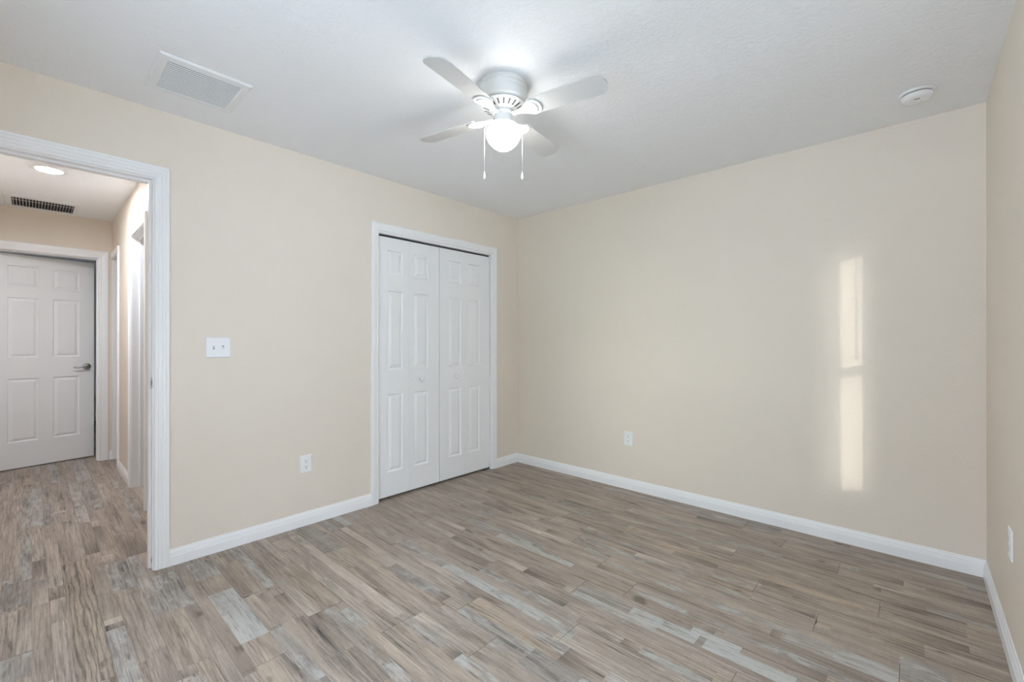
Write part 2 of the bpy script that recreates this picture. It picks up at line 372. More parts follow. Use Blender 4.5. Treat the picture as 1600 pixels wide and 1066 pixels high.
SEAMS = {0: 2.137, 1: 2.383, 2: 2.662, 3: 2.199, 4: 2.843, 5: 2.383, 6: 2.646, 7: 2.921, 8: 1.938, 9: 1.738, 10: 2.4815, 11: 1.90, 12: 1.442,
         13: 1.702, 14: 1.33, 15: 1.0, 16: 0.626, 17: 1.159, 18: 0.303, 19: 0.103, 20: -0.016}
def build_floor():
    rnd = random.Random(11)
    bm = bmesh.new()
    ct = bm.loops.layers.float_color.new('tone'); ca = bm.loops.layers.float_color.new('aux')
    X0, X1, Y0, Y1 = -6.6, 3.42, -4.3, 0.15
    def quad(x0, x1, y0, y1, t0, t1, aux, z=0.0):
        f = bm.faces.new([bm.verts.new(q) for q in ((x0,y0,z),(x1,y0,z),(x1,y1,z),(x0,y1,z))])
        for l, t in zip(f.loops, (t0, t1, t1, t0)):
            l[ct] = (*t, 1); l[ca] = (*aux, 1)
    SEAM = (0.085, 0.066, 0.052)
    k = -2
    while True:
        yt = B0 - k*PITCH; yb = yt - PITCH
        if yb < Y0: break
        # plank ends
        s0 = SEAMS.get(k, rnd.uniform(0, 1.22)); L = 1.219
        xs = []
        x = s0 - L*math.ceil((s0 - X0)/L + 0.01)
        while x < X1 + L: xs.append(x); x += L
        # lanes: 2 or 3 strips of print across each plank
        if rnd.random() < 0.65:
            a = PITCH*rnd.uniform(.26, .38); b = PITCH*rnd.uniform(.58, .72); cuts = [0, a, b, PITCH]
        else:
            a = PITCH*rnd.uniform(.38, .6); cuts = [0, a, PITCH]
        feats = [f for f in FEATURES if yb - .02 < f[3] < yt + .02]
        if feats and len(cuts) == 3 and any(f[4] < .06 for f in feats):
            cuts = [0, PITCH*.33, PITCH*.66, PITCH]
        for li in range(len(cuts)-1):
            ly1 = yt - cuts[li]; ly0 = yt - cuts[li+1]
            # random strips within every plank
            segs = []
            for xa, xb in zip(xs, xs[1:]):
                q = xa; nseg = rnd.choice((1, 1, 1, 2)); br = sorted(rnd.uniform(xa+.12, xb-.12) for _ in range(nseg-1))
                for e in br + [xb]:
                    if e - q < .05: continue
                    segs.append((q, e, rnd.choices('MTOLDSGb', (46, 24, 6, 8, 3, 6, 9, 3))[0], rnd.choice((0, 1, 2, 2)), rnd.random())); q = e
            # what the photograph shows on this lane
            for t, fa, fb, yc, w, fade in feats:
                lo, hi = yc - w/2, yc + w/2
                ov = min(hi, ly1) - max(lo, ly0)
                if ov < 0.45*min(w, ly1-ly0): continue
                new = []
                for s in segs:
                    if s[1] <= fa or s[0] >= fb: new.append(s); continue
                    if s[0] < fa: new.append((s[0], fa, *s[2:]))
                    if s[1] > fb: new.append((fb, s[1], *s[2:]))
                new.append((fa, fb, t, fade or (rnd.choice((1, 2)) if t in 'DL' else 0), rnd.random()))
                segs = sorted(new)
            for xa, xb, t, fade, seed in segs:
                xa, xb = max(xa, X0), min(xb, X1)
                if xb - xa < .004: continue
                base = tuple(q*.8 + p*.2 for q, p in zip(TONES[t], TONES['M'])); j = rnd.uniform(.93, 1.07); base = tuple(q*j*p for q, p in zip(base, (1.33, 1.36, 1.40)))
                mid = tuple(q*p for q, p in zip(TONES['M'], (1.33, 1.36, 1.40)))
                t0, t1 = (mid, base) if fade == 1 else ((base, mid) if fade == 2 else (base, base))
                aux = (seed, WEAR[t], 1.0 if t == 'Y' else (0.12 if seed < .55 else 0.5))
                quad(xa, xb, ly0, ly1, t0, t1, aux)
        # joints: a hairline along the board, a slightly wider one at its ends
        quad(X0, X1, yb-.0005, yb+.0005, SEAM, SEAM, (0, 0, 0), 0.0003)
        for x in xs:
            if X0 < x < X1: quad(x-.0009, x+.0009, yb, yt, SEAM, SEAM, (0, 0, 0), 0.0003)
        k += 1
    box_v = [bm.verts.new(q) for q in ((X0,Y0,-.1),(X1,Y0,-.1),(X1,Y1,-.1),(X0,Y1,-.1))]
    bm.faces.new(box_v[::-1])
    me = bpy.data.meshes.new('floor'); bm.to_mesh(me); bm.free()
    o = bpy.data.objects.new('floor', me); COL.objects.link(o); me.materials.append(M_FLOOR)
    return tag(o, 'weathered grey brown wood plank vinyl floor running through bedroom and hall', 'floor', 'structure')
build_floor()

# ------------------------------------------------------------------ walls
def wall(name, axis, c0, c1, u0, u1, openings=(), z0=0.0, z1=H+.02, m=None, label=None):
    """solid wall; axis 'x': thin in x between c0 and c1, running along y (u). openings: (u0, u1, z0, z1)."""
    bm = bmesh.new()
    us = sorted({u0, u1, *[q for o in openings for q in o[:2]]}); zs = sorted({z0, z1, *[q for o in openings for q in o[2:]]})
    us = [u for u in us if u0 <= u <= u1]; zs = [z for z in zs if z0 <= z <= z1]
    solid = lambda i, j: 0 <= i < len(us)-1 and 0 <= j < len(zs)-1 and not any(
        o[0] <= (us[i]+us[i+1])/2 <= o[1] and o[2] <= (zs[j]+zs[j+1])/2 <= o[3] for o in openings)
    P = (lambda c, u, z: (c, u, z)) if axis == 'x' else (lambda c, u, z: (u, c, z))
    vs = {}
    def V(c, u, z):
        k = (round(c, 5), round(u, 5), round(z, 5))
        if k not in vs: vs[k] = bm.verts.new(P(c, u, z))
        return vs[k]
    for i in range(len(us)-1):
        for j in range(len(zs)-1):
            if not solid(i, j): continue
            a, b, p, q = us[i], us[i+1], zs[j], zs[j+1]
            for c in (c0, c1): bm.faces.new((V(c,a,p), V(c,b,p), V(c,b,q), V(c,a,q)))
            if not solid(i-1, j): bm.faces.new((V(c0,a,p), V(c1,a,p), V(c1,a,q), V(c0,a,q)))
            if not solid(i+1, j): bm.faces.new((V(c0,b,p), V(c1,b,p), V(c1,b,q), V(c0,b,q)))
            if not solid(i, j-1): bm.faces.new((V(c0,a,p), V(c1,a,p), V(c1,b,p), V(c0,b,p)))
            if not solid(i, j+1): bm.faces.new((V(c0,a,q), V(c1,a,q), V(c1,b,q), V(c0,b,q)))
    o = link(name, bm, m or M_WALL)
    return tag(o, label, 'wall', 'structure')

JT = 0.006   # jamb lining is set into the opening
wall('wall_left', 'x', -TW, 0, YF-.2, 0, [(DO[0]-.012, DO[1]+.012, -1, DO[2]+.012), (CL[0]-.012, CL[1]+.012, -1, CL[2]+.012)], label='cream wall holding the hall doorway and the white closet doors')
wall('wall_back', 'y', 0, .12, -.9, W+.2, label='cream wall facing the camera with the narrow patch of sunlight')
wall('wall_right', 'x', W, W+.2, YF-.2, 0, [WIN1], label='cream wall at the right edge of the photo')
wall('wall_front', 'y', YF-.2, YF, 0, W, [WIN2], label='cream wall behind the camera')
wall('wall_hall_end', 'x', XE-TW, XE, -4.3, YH, [(HE[0]-.012, HE[1]+.012, -1, HE[2]+.012)], label='cream end wall of the hall above the six panel door')
wall('wall_hall_right', 'y', YH, YH+.115, XE, -TW, [(OB[0]-.012, OB[1]+.012, -1, OB[2]+.012), (OA[0]-.012, OA[1]+.012, -1, OA[2]+.012)], label='lit cream right wall of the hall')
wall('wall_hall_left', 'y', YL-.12, YL, XE, -TW, label='left wall of the hall outside the frame')
wall('wall_closet_back', 'x', -.80, -.72, -1.75, 0, label='back wall inside the closet')
wall('wall_closet_side', 'y', -1.80, -1.72, -.72, -TW, label='side wall inside the closet')
wall('wall_bath_back', 'y', -1.80, -1.72, -3.25, -.80, label='back wall of the side rooms off the hall')
wall('wall_bath_divider', 'x', -2.52, -2.42, YH+.115, -1.80, label='divider between the side rooms off the hall')
wall('wall_linen_end', 'x', XE-TW, XE, YH, -1.72, label='end wall of the side room by the hall end')
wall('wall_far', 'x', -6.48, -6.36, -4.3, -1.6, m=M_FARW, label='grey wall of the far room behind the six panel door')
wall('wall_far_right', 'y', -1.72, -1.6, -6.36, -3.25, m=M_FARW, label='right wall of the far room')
wall('wall_far_left', 'y', -4.42, -4.3, -6.36, -3.25, [(-5.5, -5.1, 1.2, 1.7)], m=M_FARW, label='left wall of the far room with an added opening for daylight')  # opening added and sized to let a little daylight into the far room

bm = bmesh.new(); box(bm, -6.5, W+.2, -4.4, .12, H, H+.12)
tag(link('ceiling', bm, M_CEIL), 'white textured ceiling over bedroom and hall', 'ceiling', 'structure')
bm = bmesh.new(); box(bm, -60, 60, -80, 60, -.25, -.2)
tag(link('ground_outside', bm, M_GROUND), 'concrete patio outside the windows', 'ground', 'structure')

# ------------------------------------------------------------------ skirting boards
BBP = [(0, 0), (.013, 0), (.013, .012), (.0125, .050), (.0105, .053), (.0105, .060), (.0085, .064), (.0085, .071), (.005, .078), (.004, .086), (.0025, .088), (0, .088)]
def baseboard(name, runs, label):
    """runs: ((x0,y0),(x1,y1),(nx,ny), mitre0, mitre1); mitre +1 shortens with depth at an inner corner."""
    bm = bmesh.new()
    for a, b, n, m0, m1 in runs:
        a, b, n = Vector(a), Vector(b), Vector(n); d = (b-a).normalized()
        fr = []
        for p, s in ((a, m0), (b, -m1)):
            fr.append([(p.x+n.x*t+d.x*s*t, p.y+n.y*t+d.y*s*t, z) for t, z in BBP])
        sweep(bm, fr)
    return tag(link(name, bm, M_TRIM), label, 'baseboard', 'structure')
E0 = .0002
baseboard('baseboard_left', [((E0, -2.8095), (E0, -1.6155), (1, 0), 0, 0), ((E0, -.3005), (E0, -E0), (1, 0), 0, 1)], 'white baseboard under the light switch and in the corner by the closet')
baseboard('baseboard_back', [((E0, -E0), (W-E0, -E0), (0, -1), 1, 1)], 'white baseboard along the back wall')
baseboard('baseboard_right', [((W-E0, -E0), (W-E0, YF+E0), (-1, 0), 1, 1)], 'white baseboard along the right wall')
baseboard('baseboard_front', [((.10, YF+E0), (W-E0, YF+E0), (0, 1), 0, 1)], 'white baseboard behind the camera')
baseboard('baseboard_hall', [((OA[1]+.061, YH-E0), (OB[0]-.073, YH-E0), (0, -1), 0, 0), ((XE+E0, HE[1]+.082), (XE+E0, YH-E0), (1, 0), 0, 0), ((-TW, YL+E0), (XE, YL+E0), (0, 1), 0, 0)], 'short white baseboards in the hall')
baseboard('baseboard_far', [((-6.36+E0, -4.28), (-6.36+E0, -1.74), (1, 0), 0, 0)], 'white baseboard in the far room')

# ------------------------------------------------------------------ casings and jambs
FLUTE = [(0, 0), (0, .009), (.004, .0125), (.010, .0125), (.0125, .0105), (.016, .0105), (.0185, .0135), (.027, .0135), (.0295, .0115), (.033, .0115), (.0355, .0150), (.044, .0150), (.0465, .013), (.050, .013), (.0525, .0165), (.061, .0165), (.064, .0145), (.065, .012), (.065, 0)]
PLAIN = [(0, 0), (0, .008), (.003, .011), (.012, .012), (.016, .0105), (.020, .012), (.040, .0155), (.053, .016), (.058, .0145), (.060, .011), (.060, 0)]
def casing(bm, axis, c, sgn, u0, u1, top, prof, w=None, legs=(1, 1)):
    """three mitred sides around an opening; c = wall face, sgn = direction out of the wall."""
    sc = 1.0 if w is None else w/prof[-1][0]
    P = (lambda t, u, z: (c+sgn*(t+.0003), u, z)) if axis == 'x' else (lambda t, u, z: (u, c+sgn*(t+.0003), z))
    fr = []
    if legs[0]: fr.append([P(t, u0-d*sc, .001) for d, t in prof])
    fr.append([P(t, u0-(d*sc if legs[0] else 0), top+d*sc) for d, t in prof])
    fr.append([P(t, u1+(d*sc if legs[1] else 0), top+d*sc) for d, t in prof])
    if legs[1]: fr.append([P(t, u1+d*sc, .001) for d, t in prof])
    sweep(bm, fr)
def jamb(bm, axis, c0, c1, u0, u1, top, th=.012, stop=None, legs=(1, 1)):
    """lining of an opening (faces at u0/u1/top), with an optional stop strip: (c from, c to, depth)."""
    def B(a0, a1, b0, b1, z0, z1):
        if axis == 'x': box(bm, a0, a1, b0, b1, z0, z1)
        else: box(bm, b0, b1, a0, a1, z0, z1)
    B(c0, c1, u0-th+.0005, u0, .001, top+th-.0005); B(c0, c1, u1, u1+th-.0005, .001, top+th-.0005); B(c0, c1, u0, u1, top, top+th-.0005)
    if stop:
        s0, s1, d = stop
        B(s0, s1, u0, u0+d, .001, top); B(s0, s1, u1-d, u1, .001, top); B(s0, s1, u0+d, u1-d, top-d, top)

# bedroom doorway
bm = bmesh.new()
casing(bm, 'x', 0, 1, DO[0]-.006, DO[1]+.006, DO[2]+.006, FLUTE)
casing(bm, 'x', -TW, -1, DO[0]+.0, DO[1]+.006, DO[2]+.006, PLAIN)
jamb(bm, 'x', -TW, 0, DO[0], DO[1], DO[2], stop=(-.075, -.040, .011))
t1 = tag(link('trim_1', bm, M_TRIM), 'white fluted casing around the open bedroom doorway', 'door frame', 'structure')
bm = bmesh.new(); box(bm, -.036, -.006, DO[1]-.0016, DO[1]-.0001, .958, 1.016); box(bm, -.003, .001, DO[1]-.0016, DO[1]+.001, .965, 1.009)
p = link('strike_plate', bm, M_STEEL, t1); p['label'] = 'grey metal strike plate set in the jamb'
bm = bmesh.new(); box(bm, -.028, -.012, DO[1]-.0019, DO[1]-.00155, .974, 1.000); link('latch_hole', bm, M_DARK, p)
bm = bmesh.new()
box(bm, -.006, .0002, DO[1]-.0012, DO[1]-.0003, .05, .078); box(bm, -.024, -.012, DO[1]-.0012, DO[1]-.0003, .035, .06)
p = link('paint_chip', bm, M_CAULK, t1); p['label'] = 'bare wood showing through chipped paint near the floor'

# closet opening
bm = bmesh.new()
casing(bm, 'x', 0, 1, CL[0]-.003, CL[1]+.006, CL[2]+.002, PLAIN)
jamb(bm, 'x', -TW, 0, CL[0], CL[1], 2.026); box(bm, -TW, 0, CL[0], CL[1], 2.0375, 2.0515)
t2 = tag(link('trim_2', bm, M_TRIM), 'white casing around the closet', 'door frame', 'structure')
bm = bmesh.new(); box(bm, -.058, -.034, CL[0]+.001, CL[1]-.001, 2.0125, 2.0257)  # near-black track: the shade of the gap is put into its colour
p = link('closet_track', bm, M_DARK, t2); p['label'] = 'folding door track coloured dark for the shaded gap above the closet doors'
for y0, y1 in ((CL[0]+.001, CL[0]+.045), (CL[1]-.045, CL[1]-.001)):
    bm = bmesh.new(); box(bm, -.050, -.022, y0, y1, .0008, .003)
    yy = y0 if y0 < -1 else y1-.003
    box(bm, -.050, -.022, yy, yy+.003, .001, .022); lathe(bm, [(.005, .003), (.005, .018), (0, .018)], 12, (-.036, (y0+y1)/2))
    p = link('pivot_bracket', bm, M_STEEL, t2); p['label'] = 'small metal floor bracket under the folding door'

# hall end doorway
bm = bmesh.new()
casing(bm, 'x', XE, 1, HE[0]-.004, HE[1]+.004, HE[2]+.004, PLAIN, .075)
jamb(bm, 'x', XE-TW, XE, HE[0], HE[1], HE[2], stop=(XE-.075, XE-.04, .010))
tag(link('trim_3', bm, M_TRIM), 'white casing around the six panel door at the hall end', 'door frame', 'structure')
# doorways in the hall's right wall
bm = bmesh.new()
casing(bm, 'y', YH, -1, OB[0]-.006, OB[1]+.006, OB[2]+.006, FLUTE)
jamb(bm, 'y', YH, YH+.115, OB[0], OB[1], OB[2], stop=(YH+.05, YH+.085, .010))
t4 = tag(link('trim_4', bm, M_TRIM), 'white casing of the open doorway on the right of the hall, nearest the bedroom', 'door frame', 'structure')
bm = bmesh.new(); box(bm, OB[0]+.0001, OB[0]+.0016, YH+.086, YH+.112, .955, 1.01)
p = link('strike_plate', bm, M_STEEL, t4); p['label'] = 'grey metal strike plate set in the jamb'
bm = bmesh.new()
casing(bm, 'y', YH, -1, OA[0], OA[1]+.004, OA[2]+.004, PLAIN, .057, legs=(0, 1))
jamb(bm, 'y', YH, YH+.115, OA[0], OA[1], OA[2])
tag(link('trim_5', bm, M_TRIM), 'white casing of the doorway in the far corner of the hall', 'door frame', 'structure')

# ------------------------------------------------------------------ panelled doors
def panel_slab(bm, w, h, th, panels, gd=.0105, both=True):
    """door slab along +y (0..w), +z (0..h), front face at x=0 looking +x; panels: (y0,y1,z0,z1) moulded into the faces."""
    ys = sorted({0, w, *[q for p in panels for q in p[:2]]}); zs = sorted({0, h, *[q for p in panels for q in p[2:]]})
    for side in ((0, 1), (1, -1)) if both else ((0, 1),):
        X = lambda t: -t if side[0] == 0 else -th + t
        vs = {}
        def V(y, z):
            k = (round(y, 5), round(z, 5))
            if k not in vs: vs[k] = bm.verts.new((X(0), y, z))
            return vs[k]
        for i in range(len(ys)-1):
            for j in range(len(zs)-1):
                yc, zc = (ys[i]+ys[i+1])/2, (zs[j]+zs[j+1])/2
                if any(p[0] < yc < p[1] and p[2] < zc < p[3] for p in panels): continue
                bm.faces.new((V(ys[i],zs[j]), V(ys[i+1],zs[j]), V(ys[i+1],zs[j+1]), V(ys[i],zs[j+1])))
        for y0, y1, z0, z1 in panels:
            # outer edge split where the grid splits it
            def ring(ins, t):
                return [(y0+ins, z0+ins, t), (y1-ins, z0+ins, t), (y1-ins, z1-ins, t), (y0+ins, z1-ins, t)]
            prev = None
            for ins, t in ((0, 0), (.003, .006), (.007, gd), (.012, gd), (.034, .002), (.037, .0015)):
                cur = [bm.verts.new((X(q[2]), q[0], q[1])) for q in ring(ins, t)]
                if prev:
                    for k in range(4): bm.faces.new((prev[k], prev[(k+1)%4], cur[(k+1)%4], cur[k]))
                prev = cur
            bm.faces.new(prev)
    if not both:
        bm.faces.new([bm.verts.new(q) for q in ((-th,0,0),(-th,w,0),(-th,w,h),(-th,0,h))])
    for q in (((0,0,0),(-th,0,0),(-th,0,h),(0,0,h)), ((0,w,0),(-th,w,0),(-th,w,h),(0,w,h)), ((0,0,0),(0,w,0),(-th,w,0),(-th,0,0)), ((0,0,h),(0,w,h),(-th,w,h),(-th,0,h))):
        bm.faces.new([bm.verts.new(p) for p in q])
    bmesh.ops.remove_doubles(bm, verts=bm.verts, dist=.00005)

# hall end door, ajar, swinging into the far room
HX, HY, HANG, HW = XE-.130, -3.571, R(12.0), 0.722
hd = empty('door_1', (HX, HY, .010), HANG)
tag(hd, 'white six panel hall door standing ajar at the end of the hall', 'door', 'structure')
bm = bmesh.new()
pn = []
for y0, y1 in ((.112, .318), (.416, .610)):
    pn += [(y0, y1, .245, .845), (y0, y1, 1.045, 1.615), (y0, y1, 1.715, 1.915)]
panel_slab(bm, HW, 2.022, .035, pn)
o = link('door_leaf', bm, M_DOOR, hd)
hh = empty('door_handle', (0, HW-.056, .937)); hh.parent = hd
bm = bmesh.new()
lathe(bm, [(0, .0), (.033, .0), (.033, .005), (.030, .009), (.020, .011), (.013, .013), (.0115, .040), (.013, .046), (0, .048)], 28)
bm.transform(Matrix.Rotation(R(90), 4, 'Y'))
p = smooth_angle(link('rosette', bm, M_NICKEL, hh)); p['label'] = 'round satin nickel rosette'
bm = bmesh.new()
tube(bm, [(.043, .006, 0), (.046, -.015, .003), (.047, -.045, -.002), (.046, -.075, -.007), (.043, -.098, -.005), (.038, -.108, -.001)], [.0105, .0095, .0075, .0068, .0075, .005], 12)
p = link('lever', bm, M_NICKEL, hh, True); p['label'] = 'curved satin nickel lever'
bm = bmesh.new(); box(bm, -.029, -.006, HW-.0005, HW+.0012, .91, .965)
link('latch_plate', bm, M_STEEL, hd)

# closet folding doors
LEAF_Z = [(.185, .785), (.975, 1.580), (1.705, 1.895)]
def leaf(y0, y1, py0, py1):
    bm = bmesh.new(); panel_slab(bm, y1-y0-.0016, 1.992, .034, [(py0-y0, py1-y0, a, b) for a, b in LEAF_Z])
    bm.transform(Matrix.Translation((0, y0+.0008, 0)))
    return bm
def knob(parent, y):
    bm = bmesh.new()
    lathe(bm, [(0, 0), (.011, 0), (.009, .006), (.0095, .012), (.0175, .019), (.0200, .027), (.0178, .034), (.010, .038), (0, .039)], 24)
    bm.transform(Matrix.Translation((0, y, .887)) @ Matrix.Rotation(R(90), 4, 'Y'))
    k = link('knob', bm, M_PLAST, parent, True); k['label'] = 'small round white knob'
mid = -.9645
c1 = empty('door_2', (-.022, 0, .018)); tag(c1, 'left white folding closet door, nearer the doorway', 'door', 'structure')
link('door_leaf', leaf(CL[0]+.003, -1.264, -1.464, -1.326), M_DOOR, c1); link('door_leaf', leaf(-1.264, mid-.002, -1.226, -1.080), M_DOOR, c1); knob(c1, -1.160)
c2 = empty('door_3', (-.022, 0, .018)); tag(c2, 'right white folding closet door, nearer the room corner', 'door', 'structure')
link('door_leaf', leaf(mid+.002, -.674, -.866, -.722), M_DOOR, c2); link('door_leaf', leaf(-.674, CL[1]-.007, -.631, -.496), M_DOOR, c2); knob(c2, -.790)

# ------------------------------------------------------------------ windows (behind the camera's view; they light the room)
def window(name, axis, cin, cout, win, label, blind):
    u0, u1, z0, z1 = win
    root = empty(name, ((cin+cout)/2, (u0+u1)/2, z0) if axis == 'x' else ((u0+u1)/2, (cin+cout)/2, z0))
    tag(root, label, 'window', 'structure')
    ox, oy, oz = root.location
    s = 1 if cout > cin else -1
    f0, f1 = cout - s*.075, cout - s*.02
    def B(bm, a0, a1, b0, b1, c0, c1):
        a0, a1 = min(a0, a1), max(a0, a1)
        if axis == 'x': box(bm, a0-ox, a1-ox, b0-oy, b1-oy, c0-oz, c1-oz)
        else: box(bm, b0-ox, b1-ox, a0-oy, a1-oy, c0-oz, c1-oz)
    zm = (z0+z1)/2 + .02
    g = .001
    bm = bmesh.new()
    B(bm, f0, f1, u0+g, u0+.035, z0+g, z1-g); B(bm, f0, f1, u1-.035, u1-g, z0+g, z1-g)
    B(bm, f0, f1, u0+.035, u1-.035, z0+g, z0+.04); B(bm, f0, f1, u0+.035, u1-.035, z1-.04, z1-g)
    B(bm, f0, f1, u0+.035, u1-.035, zm-.026, zm+.026)
    link('window_frame', bm, M_SILL, root)
    fm = (f0+f1)/2
    for a, b in ((z0+.04, zm-.026), (zm+.026, z1-.04)):
        bm = bmesh.new(); B(bm, fm-.002, fm+.002, u0+.035, u1-.035, a, b); link('window_pane', bm, M_GLASS, root)
    bm = bmesh.new(); B(bm, f0-s*.001, cin-s*.012, u0+g, u1-g, z0+.0005, z0+.018); link('window_sill', bm, M_SILL, root)
    if blind:
        b0 = f0 - s*.042
        bm = bmesh.new()
        B(bm, b0-s*.004, b0+s*.032, u0+.006, u1-.006, z1-.032, z1-.002)
        z = z0 + .05
        while z < z1 - .04:
            B(bm, b0, b0+s*.025, u0+.008, u1-.008, z, z+.0022); z += .0225
        B(bm, b0, b0+s*.025, u0+.008, u1-.008, z0+.022, z0+.034)
        link('blind_slats', bm, M_BLIND, root)
        bm = bmesh.new(); uw = -1.665
        B(bm, b0-s*.010, b0-s*.004, uw-.006, uw+.006, zm+.06, z1-.03); link('tilt_wand', bm, M_BLIND, root)
window('window_1', 'x', W, W+.2, WIN1, 'bright window with thin blinds on the right wall outside the frame', True)
window('window_2', 'y', YF, YF-.2, WIN2, 'wide bright window behind the camera', False)
bm = bmesh.new(); box(bm, 2.85, 5.4, -9.3, -8.7, -.2, 3.0)  # unseen block, added to keep sun and glow out of the front window
tag(link('sun_blocker', bm, M_BLOCKER), 'unseen block added outside to keep the low sun off the front window', 'sun blocker', 'structure')

# ------------------------------------------------------------------ ceiling fan
FAN = Vector((1.509, -1.782, H))
fan = empty('ceiling_fan', FAN)
tag(fan, 'white four blade hugger ceiling fan with a lit opal globe and two pull chains', 'ceiling fan')
bm = bmesh.new()
lathe(bm, [(0, -.0005), (.109, -.0005), (.112, -.004), (.112, -.014), (.108, -.018), (.108, -.022), (.114, -.027), (.116, -.033), (.116, -.040), (.113, -.046), (.115, -.050), (.115, -.080), (.113, -.088), (.106, -.095), (.098, -.098), (0, -.098)], 64)
smooth_angle(link('motor_housing', bm, M_FAN, fan))
# vented ring below the motor
bm = bmesh.new()
lathe(bm, [(0, -.0985), (.090, -.0985), (.103, -.100), (.105, -.104), (.101, -.109), (.060, -.126), (.052, -.131), (.050, -.138), (0, -.138)], 64)
vr = smooth_angle(link('vented_ring', bm, M_FAN, fan))
bm = bmesh.new()
for k in range(20):
    a = 2*math.pi*(k+.5)/20
    q = bmesh.ops.create_cube(bm, size=1.0)['verts']
    sl = math.atan2(.017, .041)
    bmesh.ops.transform(bm, matrix=Matrix.Rotation(a, 4, 'Z') @ Matrix.Translation((.081, 0, -.1171)) @ Matrix.Rotation(-sl+math.pi, 4, 'Y') @ Matrix.Diagonal((.030, .0078, .0026, 1)), verts=q)
p = link('vent_slots', bm, M_SLOT, vr); p['label'] = 'ring of dark cooling slots'
# switch housing and fitter
bm = bmesh.new()
lathe(bm, [(0, -.1385), (.053, -.1385), (.055, -.142), (.053, -.147), (.046, -.150), (.0435, -.153), (.0435, -.186), (.046, -.190), (.060, -.193), (.066, -.196), (.066, -.203), (.062, -.205), (0, -.205)], 48)
smooth_angle(link('switch_housing', bm, M_FAN, fan))
# opal mushroom globe
bm = bmesh.new()
gp = [(.058, -.2055), (.066, -.2075), (.0745, -.212), (.080, -.220), (.083, -.231), (.0825, -.243), (.0785, -.257), (.071, -.272), (.060, -.286), (.047, -.298), (.034, -.3065), (.020, -.3115), (.008, -.3135), (0, -.314)]
lathe(bm, gp, 64)
p = link('globe', bm, M_GLOBE, fan, True); p['label'] = 'glowing white opal glass globe'
# blades
BLADE_A = R(42.513 - 32.2)
def blade_outline():
    r0, r1, w0, w1, c = .145, .516, .049, .0585, .034
    pts = [(r0, -w0+.012), (r0+.006, -w0+.003), (r0+.016, -w0)]
    for k in range(9):                                   # rounded outer corners, slightly bowed end
        t = math.pi/2*k/8
        pts.append((r1-.007-c+c*math.sin(t), -w1+c-c*math.cos(t)))
    pts.append((r1-.001, -.012)); pts.append((r1, 0))
    full = pts + [(x, -y) for x, y in reversed(pts[:-1])]
    return full
def medal(bm):
    """cast arm: a neck from the ring widening to an oval shoe with a crescent cut-out."""
    outer = [(.050, -.013), (.085, -.012), (.105, -.016)]
    for k in range(13):
        t = -math.pi*.62 + 2*math.pi*.62*k/12
        outer.append((.163 + .040*math.cos(t)*1.0, .046*math.sin(t)))
    outer += [(.105, .016), (.085, .012), (.050, .013)]
    hole = []
    n = 10
    for k in range(n+1):
        t = -R(58) + R(116)*k/n; hole.append((.158+.033*math.cos(t), .037*math.sin(t)))
    for k in range(n+1):
        t = R(58) - R(116)*k/n; hole.append((.153+.029*math.cos(t), .034*math.sin(t)))
    for z in (0, -.005):
        es = []
        for lp in (outer, hole):
            vs = [bm.verts.new((x, y, z)) for x, y in lp]
            es += [bm.edges.new((vs[i], vs[(i+1)%len(vs)])) for i in range(len(vs))]
        bmesh.ops.triangle_fill(bm, use_beauty=True, use_dissolve=False, edges=es)
    for lp in (outer, hole):
        n_ = len(lp)
        for i in range(n_):
            (x0, y0), (x1, y1) = lp[i], lp[(i+1)%n_]
            bm.faces.new([bm.verts.new(q) for q in ((x0,y0,0),(x1,y1,0),(x1,y1,-.005),(x0,y0,-.005))])
    bmesh.ops.remove_doubles(bm, verts=bm.verts, dist=1e-5)
BZ = -.149
PITCH_B = R(-12)
blade_src = iron_src = screw_src = None
for k in range(4):
    Mx = Matrix.Rotation(BLADE_A + k*math.pi/2, 4, 'Z') @ Matrix.Translation((0, 0, BZ)) @ Matrix.Rotation(PITCH_B, 4, 'X')
    if k == 0:
        bm = bmesh.new(); extrude_poly(bm, blade_outline(), 0, .0055); blade_src = link('blade', bm, M_BLADE, fan)
        bm = bmesh.new(); medal(bm); iron_src = link('blade_arm', bm, M_FAN, fan)
        screw_src = []
        for x, y in ((.150, .020), (.150, -.020), (.178, 0)):
            bm = bmesh.new(); lathe(bm, [(.0042, -.005), (.0042, -.0066), (.003, -.0076), (0, -.008)], 12, (x, y))
            screw_src.append(link('screw', bm, M_VENT, iron_src))
        b, i_ = blade_src, iron_src
    else:
        b, i_ = blade_src.copy(), iron_src.copy(); COL.objects.link(b); COL.objects.link(i_); b.parent = fan; i_.parent = fan
        for q in screw_src:
            s_ = q.copy(); COL.objects.link(s_); s_.parent = i_
    b.matrix_local = Mx; i_.matrix_local = Mx @ Matrix.Translation((0, 0, -.0008))
# pull chains hang either side of the globe
cr = Vector((math.cos(R(42.513)), math.sin(R(42.513)), 0))
for sgn, zb in ((-1, -.420), (1, -.422)):
    bm = bmesh.new()
    tube(bm, [cr*sgn*.043 + Vector((0,0,-.178)), cr*sgn*.056 + Vector((0,0,-.181)), cr*sgn*.078 + Vector((0,0,-.192)), cr*sgn*.0905 + Vector((0,0,-.212)), cr*sgn*.0912 + Vector((0,0,-.26)), cr*sgn*.0912 + Vector((0,0,zb))], .0013, 8)
    ch = link('pull_chain', bm, M_PLAST, fan, True)
    bm = bmesh.new()
    lathe(bm, [(.0014, zb+.004), (.003, zb), (.0055, zb-.012), (.0072, zb-.022), (.0058, zb-.030), (.0025, zb-.034), (0, zb-.0345)], 16, (cr.x*sgn*.0912, cr.y*sgn*.0912))
    p = link('chain_pull', bm, M_PLAST, ch, True); p['label'] = 'white teardrop pull at the chain end'

